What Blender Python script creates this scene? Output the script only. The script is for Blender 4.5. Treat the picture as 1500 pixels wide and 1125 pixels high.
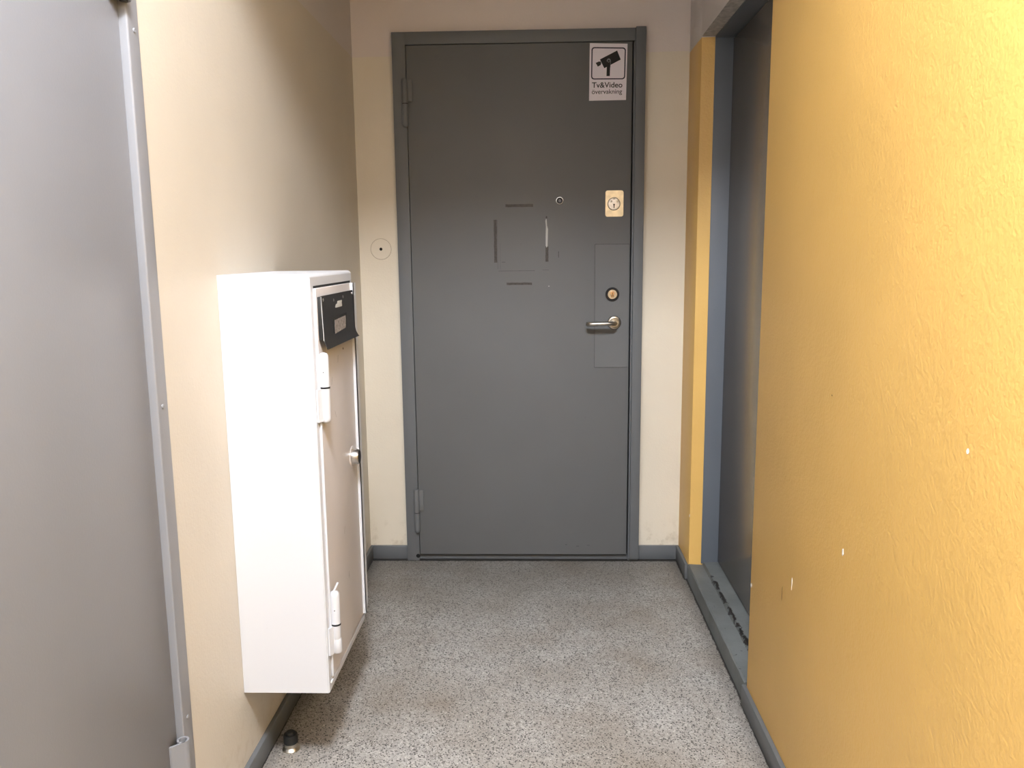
import bpy, bmesh, math, random
from mathutils import Vector, Matrix
random.seed(7)
C = bpy.context.scene
COL = C.collection
for o in list(bpy.data.objects): bpy.data.objects.remove(o)

# ------------------------------------------------------------------ camera
CX, CZ, PITCH, YAW, ROLL, F = 0.7069, 1.2649, 0.1591, -0.0325, -0.0101, 1200.8
cy, sy, cp, sp = math.cos(YAW), math.sin(YAW), math.cos(PITCH), math.sin(PITCH)
fw = Vector((sy*cp, cy*cp, -sp)); rt0 = Vector((cy, -sy, 0)); up0 = rt0.cross(fw)
rt = rt0*math.cos(ROLL) + up0*math.sin(ROLL); up = up0*math.cos(ROLL) - rt0*math.sin(ROLL)
cd = bpy.data.cameras.new('camera'); cam = bpy.data.objects.new('camera', cd); COL.objects.link(cam)
cd.sensor_width = 36; cd.lens = F/1500*36; cd.clip_start = 0.02
m = Matrix((rt, up, -fw)).transposed().to_4x4(); m.translation = (CX, 0, CZ)
cam.matrix_world = m
C.camera = cam

# ------------------------------------------------------------------ world, lamps, exposure
w = bpy.data.worlds.new('world'); C.world = w; w.use_nodes = True
w.node_tree.nodes['Background'].inputs[0].default_value = (0.9, 0.93, 1, 1)
w.node_tree.nodes['Background'].inputs[1].default_value = 0.006
def area(name, loc, rot, sx, sy_, power, col, spread=180):
    l = bpy.data.lights.new(name, 'AREA'); l.shape = 'RECTANGLE'; l.size = sx; l.size_y = sy_
    l.energy = power; l.color = col; l.spread = math.radians(spread)
    o = bpy.data.objects.new(name, l); o.location = loc; o.rotation_euler = rot; COL.objects.link(o)
    return o
pl_ = bpy.data.lights.new('ceiling_globe_light', 'POINT'); pl_.energy = 232; pl_.color = (0.93, 0.99, 1.08); pl_.shadow_soft_size = 0.17
po_ = bpy.data.objects.new('ceiling_globe_light', pl_); po_.location = (0.68, 0.12, 2.95); COL.objects.link(po_)
area('warm_fill_light', (0.75, -1.6, 3.15), (0, 0, 0), 0.6, 0.6, 5, (1, 0.70, 0.36))  # added warm fill behind the camera, lifts the shaded areas
C.view_settings.view_transform = 'Standard'; C.view_settings.look = 'None'
C.view_settings.gamma = 1; C.view_settings.use_curve_mapping = False
C.view_settings.exposure = 0.6

# ------------------------------------------------------------------ dimensions (metres)
D, XR, ZP, H = 3.2774, 1.2852, 2.009, 3.20
YB = -2.4                     # rear end of the corridor, behind the camera

# ------------------------------------------------------------------ materials
class N:
    def __init__(s, name):
        s.m = bpy.data.materials.new(name); s.m.use_nodes = True
        s.t = s.m.node_tree; s.b = s.t.nodes['Principled BSDF']
    def n(s, k, **kw):
        x = s.t.nodes.new(k)
        for a, v in kw.items():
            if isinstance(v, (int, float, str, bool)) and hasattr(x, a): setattr(x, a, v)
        return x
    def l(s, a, b): s.t.links.new(a, b)
    def val(s, sock, v):
        if hasattr(v, 'links'): s.l(v, sock)
        else: sock.default_value = v
    def pos(s): return s.n('ShaderNodeNewGeometry').outputs['Position']
    def sep(s, v):
        x = s.n('ShaderNodeSeparateXYZ'); s.l(v, x.inputs[0]); return x.outputs
    def math(s, op, a, b=0.0, c=None):
        x = s.n('ShaderNodeMath'); x.operation = op; s.val(x.inputs[0], a); s.val(x.inputs[1], b)
        if c is not None: s.val(x.inputs[2], c)
        return x.outputs[0]
    def noise(s, scale, detail=2, rough=0.5, vec=None):
        x = s.n('ShaderNodeTexNoise'); x.inputs['Scale'].default_value = scale
        x.inputs['Detail'].default_value = detail; x.inputs['Roughness'].default_value = rough
        s.l(vec or s.pos(), x.inputs['Vector']); return x.outputs['Fac']
    def rng(s, v, a, b, c=0.0, d=1.0, smooth=False):
        x = s.n('ShaderNodeMapRange'); s.l(v, x.inputs['Value'])
        if smooth: x.interpolation_type = 'SMOOTHSTEP'
        for k, q in zip((1, 2, 3, 4), (a, b, c, d)): x.inputs[k].default_value = q
        return x.outputs[0]
    def mix(s, f, a, b):
        x = s.n('ShaderNodeMix'); x.data_type = 'RGBA'
        s.val(x.inputs['Factor'], f)
        for k, q in (('A', a), ('B', b)):
            sock = [i for i in x.inputs if i.name == k and i.type == 'RGBA'][0]
            if hasattr(q, 'links'): s.l(q, sock)
            else: sock.default_value = tuple(q) + ((1,) if len(q) == 3 else ())
        return [o for o in x.outputs if o.type == 'RGBA'][0]
    def col(s, c):
        if hasattr(c, 'links'): s.l(c, s.b.inputs['Base Color'])
        else: s.b.inputs['Base Color'].default_value = tuple(c) + (1,)
    def bump(s, h, strength, dist=0.001):
        x = s.n('ShaderNodeBump'); x.inputs['Strength'].default_value = strength; x.inputs['Distance'].default_value = dist
        s.l(h, x.inputs['Height']); s.l(x.outputs[0], s.b.inputs['Normal'])
    def set(s, **k):
        for a, v in k.items(): s.b.inputs[a.replace('_', ' ')].default_value = v
        return s

def plain(name, c, rough=0.5, metal=0.0, var=0.06, scale=14, bump=0.15, bscale=400):
    q = N(name); d = tuple(x*(1-var*2) for x in c)
    q.col(q.mix(q.rng(q.noise(scale, 4), 0.3, 0.7), d, c))
    q.set(Roughness=rough, Metallic=metal)
    if bump: q.bump(q.noise(bscale, 2), bump, 0.0005)
    return q.m

def wall_mat(name, low, high, zline, dirt=(0.42, 0.34, 0.22), bump=0.35, rough=0.45, lows=None):
    """two-coat wall paint: coloured coat up to zline, white coat above"""
    q = N(name); P = q.sep(q.pos())
    wob = q.math('MULTIPLY', q.math('SUBTRACT', q.noise(9, 3), 0.5), 0.006)
    z = q.math('ADD', P[2], wob)
    isup = q.math('GREATER_THAN', z, zline)
    lo2 = tuple(x*0.93 for x in low)
    body = q.mix(q.rng(q.noise(2.3, 4), 0.35, 0.65), lo2, low)
    if dirt:   # scuffs and dirt just above the skirting
        near = q.rng(P[2], 0.05, 0.20, 1, 0)
        f = q.math('MULTIPLY', near, q.rng(q.noise(28, 5, 0.6), 0.52, 0.70))
        body = q.mix(q.math('MULTIPLY', f, 0.55), body, dirt)
    q.col(q.mix(isup, body, high))
    q.set(Roughness=rough)
    h = q.math('ADD', q.math('MULTIPLY', q.noise(140, 3, 0.55), 1.0), q.math('MULTIPLY', q.noise(30, 3), 1.2))
    q.bump(h, bump, 0.0016)
    return q.m

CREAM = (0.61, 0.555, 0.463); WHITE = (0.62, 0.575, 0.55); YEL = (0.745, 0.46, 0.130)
M = {}
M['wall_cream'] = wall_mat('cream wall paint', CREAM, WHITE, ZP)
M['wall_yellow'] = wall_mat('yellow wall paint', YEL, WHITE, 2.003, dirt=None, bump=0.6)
M['wall_end'] = wall_mat('pale cream end wall paint', (0.76, 0.69, 0.565), (0.72, 0.645, 0.60), ZP)  # lighter copy of the cream and white, end wall brightness put into the colour
M['ceiling'] = plain('white ceiling paint', (0.54, 0.52, 0.50), 0.8, bscale=120)
M['soffit'] = plain('rough grey plaster', (0.56, 0.52, 0.48), 0.8, var=0.2, scale=60, bump=0.8, bscale=90)
DOOR = (0.140, 0.143, 0.143)
def painted(name, c, rough=0.58, scuff=True):
    q = N(name)
    base = q.mix(q.rng(q.noise(3.1, 5), 0.3, 0.7), tuple(x*0.93 for x in c), c)
    if scuff:
        sc = q.math('MULTIPLY', q.rng(q.noise(55, 4, 0.7), 0.68, 0.72), 0.25)
        base = q.mix(sc, base, tuple(x*0.6 for x in c))
    q.col(base); q.set(Roughness=rough)
    q.bump(q.noise(260, 3), 0.22, 0.0006)
    return q.m
M['door'] = painted('grey door paint', DOOR)
M['frame'] = painted('grey frame paint', (0.140, 0.147, 0.152))
M['side_door'] = painted('grey side door enamel', (0.135, 0.125, 0.112), 0.22, False)
M['side_frame'] = painted('blue grey frame enamel', (0.125, 0.142, 0.165), 0.45)
M['near_door'] = painted('light grey door enamel', (0.225, 0.232, 0.252), 0.38, False)
M['near_frame'] = painted('light grey frame enamel', (0.230, 0.235, 0.250), 0.38, False)
M['strip_edge'] = painted('pale edge enamel', (0.34, 0.37, 0.41), 0.35, False)
M['skirting'] = painted('grey skirting paint', (0.120, 0.128, 0.134), 0.5)
M['black'] = plain('black gap', (0.006, 0.006, 0.006), 0.9, bump=0)
M['rubber'] = plain('black rubber', (0.012, 0.013, 0.013), 0.55)
M['steel'] = plain('brushed steel', (0.62, 0.58, 0.50), 0.28, 1.0, 0.12, 40, 0.05)
M['nickel'] = plain('satin nickel', (0.50, 0.46, 0.40), 0.30, 1.0, 0.12, 40, 0.05)
M['chrome'] = plain('worn chrome', (0.70, 0.68, 0.66), 0.33, 1.0, 0.15, 60, 0.05)
M['brass'] = plain('worn brass', (0.70, 0.45, 0.25), 0.32, 1.0, 0.15, 60, 0.05)
M['pale_brass'] = plain('pale polished brass', (0.80, 0.70, 0.50), 0.34, 0.75, 0.12, 45, 0.05)
M['dark_metal'] = plain('dark metal', (0.05, 0.05, 0.055), 0.35, 0.8)
def cab_mat():
    q = N('white cabinet enamel')
    f = q.rng(q.noise(70, 4, 0.7), 0.70, 0.74)
    q.col(q.mix(q.math('MULTIPLY', f, 0.25), (0.60, 0.612, 0.640), (0.45, 0.40, 0.36)))
    q.set(Roughness=0.33); q.bump(q.noise(90, 2), 0.05, 0.0005)
    return q.m
M['cabinet'] = cab_mat()
M['cabdoor'] = plain('white cabinet door enamel', (0.66, 0.62, 0.605), 0.42, 0, 0.04, 6, 0.03)
M['plate'] = plain('black flap plastic', (0.022, 0.022, 0.023), 0.42, 0, 0.2, 50, 0.1)
M['paper'] = plain('grey scratched label', (0.40, 0.36, 0.34), 0.6, 0, 0.35, 160, 0.1)
M['torn'] = plain('torn pale paper and edge glint', (0.55, 0.55, 0.53), 0.8, 0, 0.1)
M['tape'] = plain('old tape glue', (0.062, 0.052, 0.044), 0.5, 0, 0.3, 120, 0.3)
M['outline'] = plain('dirt outline', (0.070, 0.066, 0.062), 0.5, 0, 0.3, 120, 0.1)
M['sign_white'] = plain('sign vinyl', (0.80, 0.75, 0.81), 0.5, 0, 0.02, 10, 0)
M['sign_black'] = plain('sign black print', (0.012, 0.013, 0.013), 0.7, 0, 0, 10, 0)
M['sign_blue'] = plain('sign dark blue print', (0.020, 0.018, 0.045), 0.7, 0, 0, 10, 0)
M['sign_grey'] = plain('sign grey print', (0.22, 0.22, 0.24), 0.4, 0, 0, 10, 0)
M['chip'] = plain('exposed white plaster', (0.85, 0.83, 0.78), 0.8)
M['gouge'] = plain('brown scratch', (0.20, 0.11, 0.03), 0.7)

def floor_mat():
    q = N('terrazzo')
    P = q.pos()
    def vor(scale, seed):
        x = q.n('ShaderNodeTexVoronoi'); x.inputs['Scale'].default_value = scale; x.inputs['Randomness'].default_value = 1
        mp = q.n('ShaderNodeMapping'); mp.inputs['Location'].default_value = (seed, seed*1.7, 0)
        # jitter so the chips are angular and irregular
        nz = q.n('ShaderNodeTexNoise'); nz.inputs['Scale'].default_value = scale*1.3; q.l(P, nz.inputs['Vector'])
        sc = q.n('ShaderNodeVectorMath'); sc.operation = 'SCALE'; q.l(nz.outputs['Color'], sc.inputs[0]); sc.inputs['Scale'].default_value = 0.9/scale
        ad = q.n('ShaderNodeVectorMath'); ad.operation = 'ADD'; q.l(P, ad.inputs[0]); q.l(sc.outputs[0], ad.inputs[1])
        q.l(ad.outputs[0], mp.inputs['Vector']); q.l(mp.outputs[0], x.inputs['Vector'])
        return x.outputs['Distance'], q.sep(x.outputs['Color'])
    d1, c1 = vor(175, 1.3); d2, c2 = vor(190, 4.1); d3, c3 = vor(270, 7.7)
    base = q.mix(q.rng(c1[0], 0, 1), (0.28, 0.27, 0.255), (0.47, 0.455, 0.43))
    base = q.mix(q.rng(q.noise(4, 4), 0.35, 0.7), base, (0.29, 0.265, 0.235))
    dark1 = q.math('MULTIPLY', q.math('LESS_THAN', d1, 0.42), q.math('GREATER_THAN', c1[1], 0.62))
    dark2 = q.math('MULTIPLY', q.math('LESS_THAN', d3, 0.42), q.math('GREATER_THAN', c3[1], 0.60))
    wht = q.math('MULTIPLY', q.math('LESS_THAN', d2, 0.36), q.math('GREATER_THAN', c2[1], 0.93))
    c = q.mix(q.math('MULTIPLY', dark2, 0.85), base, (0.10, 0.095, 0.085))
    c = q.mix(dark1, c, (0.045, 0.043, 0.040))
    c = q.mix(q.math('MULTIPLY', wht, 0.8), c, (0.66, 0.64, 0.60))
    # brownish foot-traffic stains
    c = q.mix(q.math('MULTIPLY', q.rng(q.noise(2.6, 5, 0.6), 0.50, 0.72), 0.45), c, (0.17, 0.125, 0.085))
    # floor colour darkens towards the far door and both side walls
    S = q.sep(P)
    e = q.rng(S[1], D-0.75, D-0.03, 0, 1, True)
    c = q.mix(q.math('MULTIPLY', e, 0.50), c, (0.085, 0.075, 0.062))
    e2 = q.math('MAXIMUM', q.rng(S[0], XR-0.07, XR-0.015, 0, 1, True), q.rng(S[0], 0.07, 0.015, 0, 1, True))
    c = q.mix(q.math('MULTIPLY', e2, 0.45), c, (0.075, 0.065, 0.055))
    # black grime line where the floor meets the threshold and the skirtings
    nz = q.math('MULTIPLY', q.rng(q.noise(60, 4, 0.7), 0.3, 0.7), 0.009)
    def line(edge, y0, y1, sgn=1, k=1.0):
        d = q.math('MULTIPLY', q.math('SUBTRACT', S[0], edge), sgn)
        f = q.math('GREATER_THAN', q.math('ADD', d, q.math('MULTIPLY', nz, k)), 0.0)
        return q.math('MULTIPLY', f, q.math('MULTIPLY', q.math('GREATER_THAN', S[1], y0), q.math('LESS_THAN', S[1], y1)))
    g = q.math('MAXIMUM', line(XR-0.0040, 2.165, 3.05), line(XR-0.0125, 3.05, D, 1, 0.7))
    g = q.math('MAXIMUM', g, line(XR-0.0118, -3, 2.166, 1, 0.4)); g = q.math('MAXIMUM', g, line(0.0118, -3, D, -1, 0.4))
    dy = q.math('GREATER_THAN', q.math('ADD', q.math('SUBTRACT', S[1], D-0.031), nz), 0.0)
    g = q.math('MAXIMUM', g, dy)
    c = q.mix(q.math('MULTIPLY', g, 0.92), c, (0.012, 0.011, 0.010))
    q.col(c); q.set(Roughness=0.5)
    q.bump(q.noise(300, 2), 0.08, 0.0005)
    return q.m
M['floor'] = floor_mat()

def thr_mat():
    q = N('grey threshold paint, chipped')
    P = q.pos(); S = q.sep(P)
    base = q.mix(q.rng(q.noise(7, 4), 0.35, 0.65), (0.118, 0.128, 0.126), (0.160, 0.172, 0.170))
    wob = q.math('MULTIPLY', q.math('SUBTRACT', q.noise(38, 4, 0.7), 0.5), 0.026)
    dx = q.math('ABSOLUTE', q.math('SUBTRACT', q.math('ADD', S[0], wob), 1.345))
    ch = q.math('LESS_THAN', dx, 0.0052)
    ch = q.math('MULTIPLY', ch, q.math('LESS_THAN', S[1], 2.93))
    ch = q.math('MULTIPLY', ch, q.math('GREATER_THAN', q.noise(16, 2), 0.43))
    c = q.mix(ch, base, (0.008, 0.007, 0.007))
    sp_ = q.math('GREATER_THAN', q.noise(70, 2), 0.74)
    c = q.mix(q.math('MULTIPLY', sp_, 0.8), c, (0.02, 0.02, 0.02))
    q.col(c); q.set(Roughness=0.55); q.bump(q.noise(60, 4), 0.5, 0.0015)
    return q.m
M['threshold'] = thr_mat()

# ------------------------------------------------------------------ mesh helpers
def B(): return bmesh.new()
def bx(bm, x0, x1, y0, y1, z0, z1, bev=0, seg=2, edges=None):
    r = bmesh.ops.create_cube(bm, size=1)
    for v in r['verts']:
        v.co = Vector(((x0+x1)/2 + v.co.x*(x1-x0), (y0+y1)/2 + v.co.y*(y1-y0), (z0+z1)/2 + v.co.z*(z1-z0)))
    if bev:
        es = set(e for v in r['verts'] for e in v.link_edges)
        if edges: es = [e for e in es if edges(e)]
        bmesh.ops.bevel(bm, geom=list(es), offset=bev, segments=seg, affect='EDGES', profile=0.5)
    return bm
def frame_axes(ax):
    a = Vector(ax).normalized()
    t = Vector((0, 0, 1)) if abs(a.z) < 0.9 else Vector((1, 0, 0))
    u = t.cross(a).normalized(); return a, u, a.cross(u)
def lathe(bm, c, ax, prof, n=32, caps=True):
    """profile = [(t along axis, radius), ...]"""
    a, u, v = frame_axes(ax); c = Vector(c); rings = []
    for t, r in prof:
        rings.append([bm.verts.new(c + a*t + (u*math.cos(k*2*math.pi/n) + v*math.sin(k*2*math.pi/n))*max(r, 1e-5)) for k in range(n)])
    for A, Bq in zip(rings, rings[1:]):
        for k in range(n): bm.faces.new((A[k], A[(k+1) % n], Bq[(k+1) % n], Bq[k]))
    if caps:
        bm.faces.new(rings[0][::-1]); bm.faces.new(rings[-1])
    return bm
def prism(bm, pts, off):
    """closed polygon of 3D points extruded by the vector off"""
    off = Vector(off); A = [bm.verts.new(Vector(p)) for p in pts]; Q = [bm.verts.new(Vector(p)+off) for p in pts]
    n = len(A); bm.faces.new(A[::-1]); bm.faces.new(Q)
    for k in range(n): bm.faces.new((A[k], A[(k+1) % n], Q[(k+1) % n], Q[k]))
    return bm
def tube(bm, pts, rad, n=16, sy_=1.0):
    pts = [Vector(p) for p in pts]; rings = []
    for i, p in enumerate(pts):
        d = (pts[min(i+1, len(pts)-1)] - pts[max(i-1, 0)]).normalized()
        u = Vector((0, 0, 1)).cross(d)
        u = u.normalized() if u.length > 1e-3 else Vector((1, 0, 0)); v = d.cross(u)
        r = rad[i] if isinstance(rad, (list, tuple)) else rad
        rings.append([bm.verts.new(p + u*math.cos(k*2*math.pi/n)*r*sy_ + v*math.sin(k*2*math.pi/n)*r) for k in range(n)])
    for A, Q in zip(rings, rings[1:]):
        for k in range(n): bm.faces.new((A[k], A[(k+1) % n], Q[(k+1) % n], Q[k]))
    bm.faces.new(rings[0][::-1]); bm.faces.new(rings[-1])
    return bm
def rrect(w, h, r, n=6):
    out = []
    for cx_, cz_, a0 in ((w/2-r, h/2-r, 0), (-w/2+r, h/2-r, 90), (-w/2+r, -h/2+r, 180), (w/2-r, -h/2+r, 270)):
        for k in range(n+1):
            a = math.radians(a0 + 90*k/n); out.append((cx_+r*math.cos(a), cz_+r*math.sin(a)))
    return out
def smooth(me, ang=35):
    for p in me.polygons: p.use_smooth = True
    try: me.set_sharp_from_angle(angle=math.radians(ang))
    except Exception: pass
def obj(name, bm, mat, parent=None, **props):
    bmesh.ops.recalc_face_normals(bm, faces=bm.faces)
    me = bpy.data.meshes.new(name); bm.to_mesh(me); bm.free()
    for k in (mat if isinstance(mat, (list, tuple)) else [mat]): me.materials.append(M[k])
    smooth(me)
    o = bpy.data.objects.new(name, me); COL.objects.link(o)
    if parent:
        o.parent = parent
        if parent.parent is None: o.matrix_parent_inverse = Matrix.Translation(-Vector(parent.location))
    for k, v in props.items(): o[k] = v
    return o
def root_loc(o):
    l = Vector((0, 0, 0))
    while o: l += o.location; o = o.parent
    return l
def empty(name, loc, **props):
    o = bpy.data.objects.new(name, None); o.location = loc; o.empty_display_size = 0.05; COL.objects.link(o)
    for k, v in props.items(): o[k] = v
    return o
def dup(o, parent, dv):
    c = o.copy(); COL.objects.link(c); c.parent = parent; c.location = Vector(o.location) + Vector(dv)
    for ch in o.children:
        d = ch.copy(); COL.objects.link(d); d.parent = c
    return c
S = 'structure'

# ------------------------------------------------------------------ room shell
obj('floor', bx(B(), -0.4, 1.75, YB-0.1, D+0.2, -0.1, 0), 'floor', kind=S, label='speckled grey terrazzo floor with dark and white chips', category='floor')
obj('ceiling', bx(B(), -0.4, 1.75, YB-0.1, D+0.2, H, H+0.1), 'ceiling', kind=S, label='white painted ceiling above the corridor', category='ceiling')
obj('shade_ceiling', bx(B(), -0.15, 1.55, 1.36, D+0.1, 2.27, H+0.02, 0.006, 2), 'ceiling', kind=S, label='unseen lower white ceiling added over the far end of the corridor to shade its upper walls', category='ceiling')  # out of view, step shaped to shade the upper far walls
# left wall with the opening of the near grey door (outer frame y 0.42..1.48, z 0..2.10)
b = B()
L0, L1, LZ = 0.42, 1.47, 2.10
bx(b, -0.2, 0, L1, D+0.2, 0, H); bx(b, -0.2, 0, YB, L0, 0, H); bx(b, -0.2, 0, L0, L1, LZ, H)
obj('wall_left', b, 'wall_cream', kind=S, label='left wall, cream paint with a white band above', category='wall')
b = B(); bx(b, -0.2, 0.20, D, D+0.2, 0, H); bx(b, 1.08, 1.6, D, D+0.2, 0, H); bx(b, 0.20, 1.08, D, D+0.2, 2.06, H)
bx(b, 0.20, 1.08, D+0.12, D+0.2, 0, 2.06)
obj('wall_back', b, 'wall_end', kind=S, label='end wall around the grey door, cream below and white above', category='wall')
# right wall with the deep reveal of the side door
R0, R1, RZ = 2.150, 3.045, 2.005
b = B()
bv = lambda e: all(abs(v.co.x-XR) < 1e-5 for v in e.verts) and abs(e.verts[0].co.y-e.verts[1].co.y) < 1e-5
bx(b, XR, 1.6, YB, R0, 0, H, 0.003, 2, bv); bx(b, XR, 1.6, R1, D, 0, H, 0.002, 2, bv); bx(b, XR, 1.6, R0, R1, RZ, H)
wr = obj('wall_right', b, ['wall_yellow', 'soffit'], kind=S, label='right wall in ochre yellow paint with a deep door recess', category='wall')
for p in wr.data.polygons:
    if p.normal.z < -0.9 and abs(p.center.z-RZ) < 1e-3: p.material_index = 1
obj('wall_rear', bx(B(), -0.2, 1.6, YB-0.1, YB, 0, H), 'wall_cream', kind=S, label='cream wall closing the corridor behind the viewer', category='wall')

def blob(y, z, ry, rz, n=9, x=XR, t=0.0006, seed=1):
    r = random.Random(seed)
    return [(x+0.0002, y+ry*math.cos(2*math.pi*k/n)*r.uniform(.7, 1.15), z+rz*math.sin(2*math.pi*k/n)*r.uniform(.8, 1.1)) for k in range(n)]
for i, (y, z, ry, rz, mt) in enumerate([(1.095, .994, .0026, .0042, 'chip'), (1.509, .695, .0036, .0075, 'chip'),
        (1.609, .981, .0018, .0018, 'gouge'), (1.868, .455, .0022, .022, 'gouge'), (1.80, .51, .001, .015, 'chip'),
        (2.142, .36, .004, .006, 'chip'), (3.048, .26, .004, .006, 'chip')]):
    obj('paint_chip' if mt == 'chip' else 'scratch', prism(B(), blob(y, z, ry, rz, seed=i), (-0.0009, 0, 0)), mt, wr,
        label='white chip in the yellow paint' if mt == 'chip' else 'dark scratch in the yellow paint')

# skirtings (12 mm thick, rounded top)
BT, BH = 0.012, 0.056
def skirt(name, x0, x1, y0, y1, h, lab):
    obj(name, bx(B(), x0, x1, y0, y1, -0.001, h, 0.003, 2), 'skirting', kind=S, label=lab, category='baseboard')
skirt('baseboard_left', -0.002, BT, L1+0.03, D-BT, BH, 'grey skirting board along the left wall under the white cabinet')
skirt('baseboard_back', 0.0, 0.1575, D-BT, D+0.002, BH, 'short grey skirting board left of the end door')
skirt('baseboard_back.001', 1.116, XR, D-BT, D+0.002, BH+0.002, 'short grey skirting board right of the end door')
skirt('baseboard_right', XR-BT, XR+0.002, R1+0.012, D-BT, BH+0.004, 'short grey skirting board in the far right corner')
skirt('baseboard_right.001', XR-BT, XR+0.002, YB, R0+0.012, 0.060, 'grey skirting board under the near yellow wall')

# raised threshold of the right-hand door
b = B()
pr = [(XR-0.003, -0.001), (XR-0.003, 0.062), (XR+0.001, 0.066), (1.334, 0.064), (1.338, 0.064), (1.343, 0.076), (1.46, 0.077), (1.46, -0.001)]
ny = 24; rows = []
for i in range(ny+1):
    y = R0+0.013 + (R1-0.0005-R0-0.013)*i/ny
    rr = random.Random(i)
    rows.append([b.verts.new((x+(rr.uniform(-.0012, .0012) if 0 < k < 6 and i not in (0, ny) else 0), y, z+(rr.uniform(-.0007, .0007) if 0 < k < 6 else 0))) for k, (x, z) in enumerate(pr)])
for A, Q in zip(rows, rows[1:]):
    for k in range(len(pr)): b.faces.new((A[k], A[(k+1) % len(pr)], Q[(k+1) % len(pr)], Q[k]))
b.faces.new(rows[0]); b.faces.new(rows[-1][::-1])
obj('trim_1', b, 'threshold', kind=S, label='raised grey threshold with black paint chips below the right-hand door', category='threshold')

# ------------------------------------------------------------------ door_1: grey steel door in the end wall
d1 = empty('door_1', (0.64, D, 0), kind=S, label='closed grey steel door with lever handle at the end of the corridor', category='door')
FY = D-0.030                                     # front plane of the frame
A0, A1, AZ = 0.158, 1.115, 2.090
LX0, LX1, LZ0, LZ1 = 0.2115, 1.0665, 0.027, 2.041
b = B()
bx(b, A0, LX0-0.0025, FY, D+0.06, 0.0, AZ, 0.0015)                      # hinge side
bx(b, LX1+0.006, A1, FY+0.004, D+0.06, 0.0, AZ, 0.0015)                 # lock side
bx(b, LX0-0.004, LX1+0.012, FY, D+0.06, LZ1+0.003, AZ, 0.0015)          # head
bx(b, LX0-0.004, LX1+0.012, FY+0.02, D+0.06, 0.0, 0.018, 0.001)         # sill bar
bx(b, LX0-0.004, LX1+0.012, FY+0.045, D+0.05, 0.017, LZ1+0.006)         # rebate behind the leaf
obj('door_frame', b, 'frame', d1)
obj('gap_shade_sheet', bx(B(), LX0-0.004, LX1+0.012, FY+0.041, FY+0.0449, 0.0181, LZ1+0.0025), 'black', d1).name = 'gap_shade'  # black sheet painted in for the shade in the gaps around the leaf
leaf = obj('door_leaf', bx(B(), LX0, LX1, FY+0.001, FY+0.040, LZ0, LZ1, 0.0015), 'door', d1)
obj('security_strip', bx(B(), 1.078, A1+0.001, FY-0.012, FY+0.0035, 0.012, AZ+0.002, 0.0025), 'frame', d1)
LF = FY+0.001                                    # leaf face
# patch plate around the lock
b = B(); pts = rrect(0.131, 0.484, 0.006)
prism(b, [(0.9965+x, LF-0.0012, 1.051+z) for x, z in pts], (0, 0.002, 0)); obj('cover_panel', b, 'door', leaf)
b = B()
W = 0.0008
for (x0, x1, z0, z1) in ((0.9305-W, 0.9305+W, 0.809, 1.293), (0.9305, 1.062, 0.809-W, 0.809+W), (0.9305, 1.0645, 1.293-W, 1.293+W)):
    bx(b, x0, x1, LF-0.0014, LF+0.0005, z0, z1)
obj('panel_joint', b, 'outline', leaf)
# hinges: upper knuckle with a plate on the leaf, lower knuckle with a rounded end
def d1_hinge(z0, zm, z1):
    hx, hy, r = 0.2045, FY-0.007, 0.0115
    b = B(); lathe(b, (hx, hy, zm+0.0015), (0, 0, 1), [(0, r), (0.003, r), (z1-zm-0.005, r), (z1-zm-0.0015, r*0.85)], 24)
    bx(b, hx, hx+0.028, FY-0.007, FY-0.0005, zm+0.008, z1-0.002, 0.002)
    h = obj('hinge', b, 'door', d1)
    b = B(); L = zm-z0-0.0015
    lathe(b, (hx, hy, z0), (0, 0, 1), [(0, r*0.25), (0.003, r*0.75), (0.009, r*0.97), (0.014, r), (L, r)], 24)
    bx(b, hx-0.010, hx, FY-0.006, FY+0.0005, z0+0.02, z0+L, 0.001)
    obj('hinge_knuckle', b, 'frame', h)
    obj('hinge_washer', lathe(B(), (hx, hy, zm-0.0015), (0, 0, 1), [(0, r*0.9), (0.003, r*0.9)], 24), 'black', h)
d1_hinge(1.742, 1.829, 1.919); d1_hinge(0.122, 0.209, 0.307)
# lever handle
hx, hz = 1.008, 0.987
h = obj('door_handle', tube(B(), [(hx, LF-0.006, hz), (hx, LF-0.040, hz), (hx-0.002, LF-0.050, hz), (hx-0.010, LF-0.056, hz+0.0005), (hx-0.03, LF-0.057, hz+0.001),
        (hx-0.075, LF-0.057, hz), (hx-0.095, LF-0.056, hz-0.001), (hx-0.103, LF-0.052, hz-0.001), (hx-0.107, LF-0.045, hz-0.001), (hx-0.108, LF-0.040, hz-0.001)],
        [0.008, 0.008, 0.0082, 0.0085, 0.0085, 0.0088, 0.009, 0.009, 0.0085, 0.006], 20), 'nickel', d1, label='satin metal lever handle')
obj('rosette', lathe(B(), (hx, LF, hz), (0, -1, 0), [(0, 0.0255), (0.004, 0.0255), (0.007, 0.024), (0.008, 0.019), (0.0065, 0.017), (0.0065, 0.0)], 40), 'steel', h)
obj('rosette_ring', lathe(B(), (hx, LF, hz), (0, -1, 0), [(0, 0.0275), (0.0025, 0.0270), (0.0025, 0.0)], 40), 'dark_metal', h)
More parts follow.
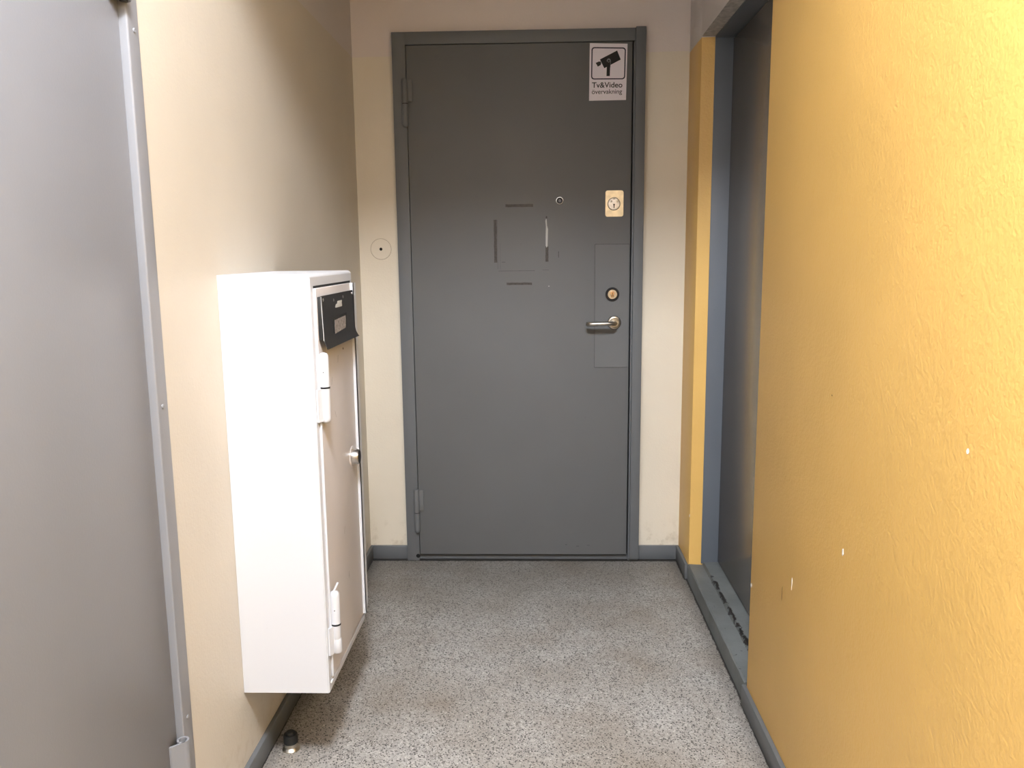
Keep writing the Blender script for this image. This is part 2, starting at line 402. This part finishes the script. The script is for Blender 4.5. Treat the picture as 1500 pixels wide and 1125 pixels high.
# lock cylinder
c = obj('lock_cylinder', lathe(B(), (0.999, LF, 1.099), (0, -1, 0), [(0, 0.027), (0.006, 0.0268), (0.009, 0.0245), (0.009, 0.021), (0.006, 0.0185), (0.006, 0)], 40), 'dark_metal', d1, label='round lock with a brass core')
obj('lock_ring', lathe(B(), (0.999, LF-0.006, 1.099), (0, -1, 0), [(0, 0.0185), (0.003, 0.018), (0.003, 0.0)], 36), 'steel', c)
b = B(); lathe(b, (0.999, LF-0.009, 1.103), (0, -1, 0), [(0, 0.0085), (0.003, 0.008), (0.003, 0)], 28)
bx(b, 0.9935, 1.0045, LF-0.0115, LF-0.008, 1.088, 1.104, 0.002); obj('lock_core', b, 'brass', c)
obj('keyhole', bx(B(), 0.9978, 1.0002, LF-0.0127, LF-0.0110, 1.0945, 1.1055, 0.0004), 'black', c)
# upper lock plate
b = B(); prism(b, [(1.004+x, LF-0.004, 1.4475+z) for x, z in rrect(0.069, 0.099, 0.008)], (0, 0.005, 0))
bmesh.ops.bevel(b, geom=[e for e in b.edges if all(abs(v.co.y-(LF-0.004)) < 1e-6 for v in e.verts)], offset=0.0012, segments=2, affect='EDGES')
pl = obj('lock_plate', b, 'pale_brass', d1, label='pale brass lock plate')
obj('lock_disc', lathe(B(), (1.002, LF-0.004, 1.446), (0, -1, 0), [(0, 0.0235), (0.0025, 0.0235), (0.0045, 0.0215), (0.005, 0.0)], 40), 'chrome', pl)
obj('disc_ring', lathe(B(), (1.002, LF-0.004, 1.446), (0, -1, 0), [(0, 0.0248), (0.0012, 0.0246), (0.0012, 0.0)], 40), 'dark_metal', pl)
b = B(); lathe(b, (1.002, LF-0.0088, 1.443), (0, -1, 0), [(0, 0.0032), (0.0008, 0.0032)], 16)
bx(b, 1.0003, 1.0037, LF-0.0096, LF-0.0088, 1.430, 1.443); obj('keyhole', b, 'black', pl)
for dx in (-0.0115, 0.0125):
    obj('screw', lathe(B(), (1.002+dx, LF-0.0085, 1.4555), (0, -1, 0), [(0, 0.0045), (0.0008, 0.0045), (0.0016, 0.0034), (0.0017, 0)], 20), 'steel', pl)
obj('slot', bx(B(), 0.998, 1.006, LF-0.0098, LF-0.0088, 1.4635, 1.4655), 'black', pl)
# peephole
p = obj('peephole', lathe(B(), (0.793, LF, 1.461), (0, -1, 0), [(0, 0.0155), (0.0018, 0.0150), (0.003, 0.0125), (0.002, 0.0110), (0.001, 0)], 36), 'dark_metal', d1)
obj('peephole_ring', lathe(B(), (0.793, LF-0.0024, 1.461), (0, -1, 0), [(0, 0.0142), (0.0012, 0.0138), (0.0016, 0.0118), (0, 0.0116)], 36, False), 'chrome', p)
obj('lens', lathe(B(), (0.793, LF-0.001, 1.461), (0, -1, 0), [(0, 0.006), (0.0015, 0.0052), (0.0022, 0.003), (0.0024, 0)], 24), 'sign_grey', p)
# remains of tape where a notice hung
def ragged(x0, x1, z0, z1, n, amp, seed, t=0.0005):
    r = random.Random(seed); lf, rg = [], []
    vert = (z1-z0) > (x1-x0)
    for k in range(n+1):
        f = k/n
        if vert: lf.append((x0+r.uniform(-amp, amp), z0+(z1-z0)*f)); rg.append((x1+r.uniform(-amp, amp), z0+(z1-z0)*f))
        else: lf.append((x0+(x1-x0)*f, z0+r.uniform(-amp, amp))); rg.append((x0+(x1-x0)*f, z1+r.uniform(-amp, amp)))
    return [(x, LF-t, z) for x, z in lf + rg[::-1]]
for i, a in enumerate([(0.583, 0.690, 1.4385, 1.4495), (0.5365, 0.5480, 1.226, 1.391), (0.5845, 0.684, 1.1385, 1.1475), (0.7375, 0.7490, 1.228, 1.287)]):
    bb = B(); prism(bb, ragged(*a, 10, 0.0006, i), (0, 0.0007, 0)); obj('tape_residue', bb, 'tape', leaf, label='brown strip of old tape')
bb = B(); prism(bb, [(x, LF-0.0009, z) for x, z in [(0.7385, 1.290), (0.7385, 1.33), (0.7395, 1.362), (0.7375, 1.385), (0.7405, 1.394), (0.7425, 1.390), (0.744, 1.366), (0.7475, 1.354), (0.7465, 1.32), (0.7455, 1.288), (0.742, 1.282)]], (0, 0.001, 0))
obj('tape_residue', bb, 'torn', leaf, label='torn pale shred of tape')
bb = B(); prism(bb, ragged(0.7395, 0.7445, 1.394, 1.403, 3, 0.0006, 9), (0, 0.0007, 0)); obj('tape_residue', bb, 'tape', leaf)
bb = B()
for a in [(0.5500, 0.5509, 1.20, 1.39), (0.5600, 0.5606, 1.20, 1.30), (0.553, 0.695, 1.1925, 1.1940), (0.7250, 0.750, 1.1955, 1.1966), (0.566, 0.580, 1.2265, 1.2285)]: bx(bb, a[0], a[1], LF-0.0003, LF+0.0004, a[2], a[3])
obj('notice_outline', bb, 'outline', leaf, label='faint rectangular outline of a removed notice')
for k, (x0, x1, z0, z1, mt) in enumerate([(0.787, 0.790, 1.243, 1.267, 'outline'), (0.7485, 0.7525, 1.131, 1.134, 'torn'), (1.020, 1.032, 1.0325, 1.0335, 'outline'),
        (0.86, 0.872, 0.062, 0.0635, 'outline'), (0.815, 0.822, 0.068, 0.070, 'outline'), (0.905, 0.916, 0.066, 0.0673, 'outline')]):
    obj('scratch', bx(B(), x0, x1, LF-0.0004, LF+0.0004, z0, z1), mt, leaf)
obj('dent', lathe(B(), (0.203, FY+0.0003, 0.020), (0, -1, 0), [(0, 0.009), (0.0006, 0.0085), (0.0006, 0)], 12), 'black', d1)

# ------------------------------------------------------------------ surveillance sign stuck on the door
SY = LF-0.0002
TL, TR, BR, BL = (0.9065, 2.0375), (1.0475, 2.0330), (1.0440, 1.8310), (0.9045, 1.8300)
def sg(u, v):    # sign coordinates (0..1 right, 0..1 down) -> door plane
    x = (TL[0]*(1-u)+TR[0]*u)*(1-v) + (BL[0]*(1-u)+BR[0]*u)*v
    z = (TL[1]*(1-u)+TR[1]*u)*(1-v) + (BL[1]*(1-u)+BR[1]*u)*v
    return x, z
def px(X, Y): return ((X-178)/415.0, (Y-172)/628.0)    # from measured sign coordinates
sign = empty('surveillance_sign', (0.975, LF, 1.83), label='white camera surveillance sign reading Tv&Video övervakning, stuck on the grey end door', category='sign')
b = B(); prism(b, [(x, SY-0.0010, z) for x, z in (TL, TR, BR, BL)], (0, 0.0010, 0)); obj('sign_board', b, 'sign_white', sign)
def flat(name, pts, mat, lift, parent=sign, **k):
    b = B(); prism(b, [(q[0], SY-0.0010-lift, q[1]) for q in (sg(*px(*p)) for p in pts)], (0, lift, 0)); return obj(name, b, mat, parent, **k)
def rr(x0, x1, y0, y1, r): return [((x0+x1)/2+x, (y0+y1)/2-z) for x, z in rrect(x1-x0, y1-y0, r, 8)]
o1, i1 = rr(197, 577, 214, 568, 34), rr(210, 564, 227, 556, 24)
b = B(); n = len(o1)
Ao = [b.verts.new((sg(*px(*p))[0], SY-0.0013, sg(*px(*p))[1])) for p in o1]; Ai = [b.verts.new((sg(*px(*p))[0], SY-0.0013, sg(*px(*p))[1])) for p in i1]
for k in range(n): b.faces.new((Ao[k], Ao[(k+1) % n], Ai[(k+1) % n], Ai[k]))
r_ = bmesh.ops.extrude_face_region(b, geom=b.faces[:]); bmesh.ops.translate(b, verts=[v for v in r_['geom'] if isinstance(v, bmesh.types.BMVert)], vec=(0, 0.0003, 0))
obj('printed_border', b, 'sign_blue', sign)
cam_p = flat('camera_symbol', [(292, 348), (480, 249), (523, 348), (342, 444)], 'sign_black', 0.0003)
flat('lens_symbol', [(246, 386), (284, 369), (292, 374), (298, 366), (310, 395), (302, 396), (304, 408), (270, 427)], 'sign_black', 0.0003, cam_p)
flat('post_outline', [(364, 450), (366, 365), (374, 344), (390, 336), (406, 344), (413, 365), (411, 410), (408, 440), (368, 440)][1:8], 'sign_grey', 0.0004, cam_p)
flat('post_symbol', [(368, 531), (371, 366), (378, 351), (390, 344), (402, 351), (409, 366), (405, 531)], 'sign_black', 0.0006, cam_p)
x_, z_ = sg(*px(390, 364))
obj('pivot_symbol', lathe(B(), (x_, SY-0.0016, z_), (0, -1, 0), [(0, 0.0052), (0.0002, 0.0052)], 24), 'sign_grey', cam_p)
obj('pivot_centre', lathe(B(), (x_, SY-0.0018, z_), (0, -1, 0), [(0, 0.0036), (0.0002, 0.0036)], 24), 'sign_black', cam_p)
def text(name, s, X0, X1, ybase, cap, ref, parent, bold=0.0):
    cu = bpy.data.curves.new(name, 'FONT'); cu.body = s; cu.size = 1; cu.offset = bold; cu.extrude = 0
    t = bpy.data.objects.new(name, cu); COL.objects.link(t)
    bpy.context.view_layer.update()
    me = bpy.data.meshes.new_from_object(t.evaluated_get(bpy.context.evaluated_depsgraph_get()))
    bpy.data.objects.remove(t)
    xs = [v.co.x for v in me.vertices]; x0, x1 = min(xs), max(xs)
    for v in me.vertices:
        X = X0+(v.co.x-x0)/(x1-x0)*(X1-X0); Y = ybase-v.co.y*cap/ref
        x, z = sg(*px(X, Y)); v.co = (x, SY-0.0014, z)
    me.materials.append(M['sign_black'])
    o = bpy.data.objects.new(name, me); COL.objects.link(o); o.parent = parent
    o.matrix_parent_inverse = Matrix.Translation(-Vector(parent.location))
    return o
text('lettering', 'Tv&Video', 208, 548, 658, 60, 0.70, sign, 0.012)
text('lettering', 'övervakning', 208, 546, 727, 39, 0.53, sign, 0.006)

# ------------------------------------------------------------------ blank cover plate on the end wall
cv = empty('cover_plate', (0.086, D, 1.283), label='round cream blank cover plate with a small black hole, left of the end door', category='cover plate')
obj('disc', lathe(B(), (0.086, D+0.001, 1.283), (0, -1, 0), [(0, 0.0405), (0.002, 0.0405), (0.0032, 0.0390), (0.0032, 0)], 56), 'wall_end', cv)
obj('rim_gap', lathe(B(), (0.086, D+0.0005, 1.283), (0, -1, 0), [(0, 0.0413), (0.0012, 0.0413)], 56), 'gouge', cv, label='thin dark rim line')
obj('screw_hole', lathe(B(), (0.086, D-0.0020, 1.283), (0, -1, 0), [(0, 0.0060), (0.0006, 0.0058), (0.0006, 0)], 20), 'black', cv)

# ------------------------------------------------------------------ door_2: grey door in the recess of the right wall
d2 = empty('door_2', (1.36, 2.6, 0.07), kind=S, label='closed grey door deep in the recess of the yellow wall', category='door')
b = B()
bx(b, 1.332, 1.52, R1-0.006, R1+0.0, 0.070, RZ, 0.0012); bx(b, 1.332, 1.52, R0, R0+0.006, 0.070, RZ, 0.0012)
bx(b, 1.332, 1.52, R0, R1, RZ-0.006, RZ, 0.0012)
bx(b, 1.44, 1.52, R0, R1, 0.070, RZ)
obj('door_frame', b, 'side_frame', d2)
obj('door_leaf', bx(B(), 1.394, 1.432, R0+0.009, R1-0.010, 0.081, RZ-0.010, 0.0015), 'side_door', d2)
b = B(); bx(b, 1.400, 1.439, R0+0.007, R1-0.007, 0.0775, RZ-0.007); obj('gap_shade', b, 'black', d2)  # black backing gives the leaf gaps their shade by colour

# ------------------------------------------------------------------ door_3: light grey door in the near left wall
d3 = empty('door_3', (0, 0.95, 0), kind=S, label='closed light grey door with rounded frame edge on the near left wall', category='door')
XFr, XLf = 0.012, -0.002
e_in = lambda e: all(abs(v.co.x-XFr) < 1e-5 for v in e.verts)
b = B()
bx(b, -0.08, XFr, 1.452, 1.494, 0, 2.14, 0.004, 4, e_in)
bx(b, -0.08, XFr, 0.39, 0.432, 0, 2.14, 0.004, 4, e_in)
bx(b, -0.08, XFr, 0.432, 1.452, 2.095, 2.14, 0.004, 4, e_in)
bx(b, -0.08, -0.062, 0.43, 1.46, 0, 2.1)
bx(b, -0.06, -0.0, 0.432, 1.452, 0, 0.012)
obj('door_frame', b, 'near_frame', d3)
obj('door_leaf', bx(B(), -0.052, XLf, 0.434, 1.450, 0.014, 2.093, 0.001), 'near_door', d3)
def d3_hinge(z0, z1):
    b = B(); c_ = Vector((0.0135, 1.442)); ro, ri = 0.0115, 0.0078; n = 28
    A = [[], [], [], []]
    for k in range(n):
        a = 2*math.pi*k/n
        for lst, r, z in zip(A, (ro, ro, ri, ri), (z0, z1, z1, z0)): lst.append(b.verts.new((c_.x+r*math.cos(a), c_.y+r*math.sin(a), z)))
    for i in range(4):
        P_, Q_ = A[i], A[(i+1) % 4]
        for k in range(n): b.faces.new((P_[k], P_[(k+1) % n], Q_[(k+1) % n], Q_[k]))
    # rolled strap running from the leaf on to the knuckle
    prism(b, [(XLf+0.0002, 1.414, z0), (XLf+0.0035, 1.4145, z0), (0.022, 1.4345, z0), (0.0200, 1.4365, z0), (XLf+0.0002, 1.4185, z0)], (0, 0, z1-z0))
    return obj('hinge', b, 'near_frame', d3)
hl = d3_hinge(0.225, 0.337)
obj('bore_shade', lathe(B(), (0.0135, 1.442, 0.300), (0, 0, 1), [(0, 0.0079), (0.026, 0.0079)], 20), 'black', hl)  # black plug added in the open barrel for the shade of its hole
h = d3_hinge(1.690, 1.80)
obj('hinge_pin', lathe(B(), (0.0135, 1.442, 1.688), (0, 0, 1), [(0, 0.0070), (0.112, 0.0070)], 20), 'dark_metal', h)
for y, z in ((1.474, 1.650), (1.470, 0.990), (1.472, 0.367)):
    s_ = obj('screw', lathe(B(), (XFr-0.0002, y, z), (1, 0, 0), [(0, 0.0046), (0.0012, 0.0042), (0.0022, 0.0028), (0.0018, 0.0012), (0.0016, 0)], 18), 'near_frame', d3)

# ------------------------------------------------------------------ white steel cabinet on the left wall
Y0, Y1, Z0, Z1, XF = 1.798, 2.205, 0.232, 1.222, 0.206
cab = empty('wall_cabinet', (0, (Y0+Y1)/2, Z0), label='narrow white steel cabinet with black flap plate and lock, mounted on the left wall', category='cabinet')
T = 0.028                                         # face frame around the door
b = B()
def body_edge(e):   # the long top-front and bottom-front edges
    return all(abs(v.co.x-XF) < 1e-5 for v in e.verts) and abs(e.verts[0].co.z-e.verts[1].co.z) < 1e-5
# outer shell with a shallow pocket for the door
bx(b, 0.0005, XF, Y0, Y1, Z0, Z1, 0.011, 5, lambda e: all(abs(v.co.x-XF) < 1e-5 and abs(v.co.z-Z1) < 1e-5 for v in e.verts))
ee = [e for e in b.edges if all(abs(v.co.x-XF) < 1e-4 for v in e.verts) and abs(e.verts[0].co.y-e.verts[1].co.y) < 1e-4 and abs(e.verts[0].co.z-e.verts[1].co.z) > 0.1]
bmesh.ops.bevel(b, geom=ee, offset=0.0025, segments=2, affect='EDGES')
body = obj('body', b, 'cabinet', cab)
DZ0, DZ1, DY0, DY1 = 0.262, 1.190, 1.822, 2.186
obj('door_gap', bx(B(), XF-0.004, XF+0.0006, DY0+0.001, DY1-0.001, DZ0-0.002, DZ1+0.0055), 'black', cab)
b = B(); bx(b, XF-0.002, XF+0.0045, DY0, DY1, DZ0, DZ1, 0.0018, 3)
cdoor = obj('door', b, 'cabdoor', cab)
b = B(); bx(b, XF+0.0002, XF+0.0062, DY0-0.001, DY0+0.0045, DZ0, DZ1, 0.0018, 3); obj('door_edge', b, 'cabinet', cdoor)
# raised closing flange on the far edge of the door, lower end cut on the slant
b = B(); prism(b, [(XF+0.004, 2.165, z) for z in (DZ0+0.003,)] + [(XF+0.0135, 2.165, DZ0+0.003), (XF+0.0135, 2.165, DZ1), (XF+0.004, 2.165, DZ1)], (0, 0.004, 0))
prism(b, [(XF+0.0135, 2.165, DZ0+0.003), (XF+0.0135, 2.192, DZ0+0.030), (XF+0.0135, 2.192, DZ1), (XF+0.0135, 2.165, DZ1)], (-0.002, 0, 0))
obj('flange', b, 'cabinet', cdoor)
# bottom return lip
obj('bottom_lip', bx(B(), XF-0.0005, XF+0.0035, Y0+0.014, Y1-0.004, Z0+0.017, Z0+0.0215, 0.001), 'cabinet', body)
def cab_hinge(z0, zm, z1, tilt):
    hx, hy, r = XF+0.0140, 1.832, 0.0115
    b = B(); L = z1-zm
    lathe(b, (hx, hy, zm+0.002), (0, 0, 1), [(0, r), (L-0.014, r), (L-0.008, r*0.93), (L-0.004, r*0.7), (L-0.002, r*0.3)], 28)
    bx(b, XF+0.0045, XF+0.010, hy-0.004, hy+0.012, zm+0.004, z1-0.014, 0.001)
    h = obj('hinge', b, 'cabinet', cab)
    b = B(); L = zm-z0
    if tilt:
        lathe(b, (hx, hy, zm-0.002), (0, 0, -1), [(0, r), (L*0.42, r), (L*0.47, r*0.9), (L*0.52, r*0.9)], 28)
        lathe(b, (hx+0.0005, hy, zm-L*0.50), Vector((0.035, 0.0, -1)), [(0, r*0.93), (L*0.06, r*1.02), (L*0.44, r*1.02), (L*0.47, r*0.9), (L*0.50, r*0.45)], 28)
    else:
        lathe(b, (hx, hy, zm-0.002), (0, 0, -1), [(0, r), (L-0.012, r), (L-0.006, r*0.93), (L-0.002, r*0.7), (L, r*0.3)], 28)
    prism(b, [(XF-0.0005, hy-0.024, zm-0.002), (XF+0.004, hy-0.025, zm-0.002), (XF+0.012, hy-0.008, zm-0.002), (XF+0.008, hy, zm-0.002)], (0, 0, -(L-0.006)))
    obj('hinge_knuckle', b, 'cabinet', h)
    obj('hinge_washer', lathe(B(), (hx, hy, zm-0.0022), (0, 0, 1), [(0, r*1.04), (0.0040, r*1.04)], 28), 'black', h)
    obj('grease_hole', lathe(B(), (hx+0.0010, hy-r+0.0006, (zm+z1)/2-0.004), (0, -1, 0), [(0, 0.0014), (0.0008, 0.0013)], 10), 'black', h)
    return h
cab_hinge(0.884, 0.965, 1.045, False)
h2 = cab_hinge(0.318, 0.392, 0.475, True)
obj('hinge_pin', tube(B(), [(XF+0.009, 1.829, 0.466), (XF+0.022, 1.836, 0.494)], 0.0028, 8), 'cabinet', h2)
# cam lock
k = obj('lock', lathe(B(), (XF+0.004, 2.112, 0.732), (1, 0, 0), [(0, 0.0215), (0.002, 0.0220), (0.0165, 0.0200), (0.0195, 0.0180), (0.0195, 0.0)], 32), 'chrome', cab, label='round chrome lock')
obj('lock_face', lathe(B(), (XF+0.0232, 2.112, 0.732), (1, 0, 0), [(0, 0.0172), (0.0014, 0.0165), (0.0014, 0)], 28), 'dark_metal', k)
obj('lock_washer', lathe(B(), (XF+0.0042, 2.112, 0.732), (1, 0, 0), [(0, 0.0290), (0.0012, 0.0285), (0.0012, 0)], 32), 'cabdoor', k)
obj('screw_hole', lathe(B(), (XF+0.0044, 2.06, 1.028), (1, 0, 0), [(0, 0.0028), (0.0005, 0.0028)], 12), 'black', cdoor)
for (y, z, a) in ((1.93, .955, .5), (1.96, .87, -.5), (2.0, 1.0, .2), (2.02, .43, 0.1), (1.99, .56, .4)):
    obj('scratch', prism(B(), [(XF+0.0046, y, z), (XF+0.0046, y+0.0012, z), (XF+0.0046, y+0.0012+a*.02, z+.018), (XF+0.0046, y+a*.02, z+.018)], (0.0002, 0, 0)), 'paper', cdoor)
# black flap plate: stands off the door, bent outwards along its lower edge
def sheet(prof, y0, y1, t, skew=0.0, n=10):
    """prof = [(x, z)...] top to bottom; far edge swings out a little at the bottom"""
    b = B(); G = []
    for side in (0, t):
        rows = []
        for i, (x, z) in enumerate(prof):
            rows.append([b.verts.new((x+side + skew*(j/n)**3*(i/(len(prof)-1))**4, y0+(y1-y0)*j/n + (0.005*(j/n)**4*(i/(len(prof)-1))**4), z)) for j in range(n+1)])
        G.append(rows)
    for rows in G:
        for A_, Q_ in zip(rows, rows[1:]):
            for j in range(n): b.faces.new((A_[j], A_[j+1], Q_[j+1], Q_[j]))
    m_ = len(prof)-1
    for j in range(n):
        b.faces.new((G[0][0][j], G[0][0][j+1], G[1][0][j+1], G[1][0][j])); b.faces.new((G[0][m_][j], G[0][m_][j+1], G[1][m_][j+1], G[1][m_][j]))
    for i in range(m_):
        b.faces.new((G[0][i][0], G[0][i+1][0], G[1][i+1][0], G[1][i][0])); b.faces.new((G[0][i][n], G[0][i+1][n], G[1][i+1][n], G[1][i][n]))
    return b
X0 = XF+0.012
prof = [(X0, 1.172), (X0+0.001, 1.15), (X0+0.002, 1.12), (X0+0.0025, 1.095), (X0+0.003, 1.075), (X0+0.005, 1.064), (X0+0.009, 1.054), (X0+0.010, 1.051)]
plate = obj('flap_plate', sheet(prof, 1.838, 2.150, 0.0022, 0.003), 'plate', cab, label='black plate with four screws and a scratched label')
obj('flap_backing', bx(B(), XF+0.0043, X0+0.001, 1.836, 2.145, 1.072, 1.170, 0.001), 'rubber', cab)
for y, z in ((1.850, 1.163), (1.945, 1.157), (2.040, 1.160), (2.138, 1.164)):
    obj('screw', lathe(B(), (X0+0.0018, y, z), (1, 0, 0), [(0, 0.0042), (0.001, 0.0040), (0.0018, 0.0018), (0.0018, 0)], 12), 'chrome', plate)
obj('torn_sticker', prism(B(), [(X0+0.0030, y, z) for y, z in ((1.955, 1.140), (1.962, 1.146), (1.975, 1.147), (1.980, 1.153), (2.025, 1.153), (2.020, 1.146), (2.024, 1.139), (2.018, 1.133), (1.965, 1.131))], (0.0006, 0, 0)), 'torn', plate)
obj('name_label', prism(B(), [(X0+0.0052, y, z) for y, z in ((1.935, 1.110), (2.048, 1.113), (2.046, 1.083), (1.936, 1.078))], (0.0006, 0, 0)), 'paper', plate, label='scratched grey paper label')
obj('label_holder', prism(B(), [(X0+0.0045, y, z) for y, z in ((1.918, 1.117), (2.062, 1.120), (2.060, 1.078), (1.922, 1.073))], (0.0006, 0, 0)), 'rubber', plate)

obj('edge_glint', prism(B(), [(X0+0.0002, 1.8378, 1.170), (X0+0.0015, 1.8378, 1.170), (X0+0.0042, 1.8378, 1.070), (X0+0.0030, 1.8378, 1.070)], (0, -0.0012, 0)), 'torn', plate, label='pale strip painted as light caught on the edge of the black plate')  # painted highlight: pale strip for light catching the plate's near edge

# ------------------------------------------------------------------ door stop on the floor
ds = empty('door_stop', (0.062, 1.930, 0), label='small floor door stop, steel base with black rubber cap, below the white cabinet', category='door stop')
obj('base', lathe(B(), (0.062, 1.930, -0.0005), (0, 0, 1), [(0, 0.0225), (0.003, 0.0225), (0.006, 0.020), (0.009, 0.0165), (0.020, 0.0155), (0.020, 0)], 36), 'steel', ds)
obj('rubber_cap', lathe(B(), (0.062, 1.930, 0.018), (0, 0, 1), [(0, 0.0165), (0.002, 0.0182), (0.020, 0.0182), (0.024, 0.017), (0.024, 0.0125), (0.029, 0.0120), (0.031, 0.010), (0.031, 0.0)], 36), 'rubber', ds)
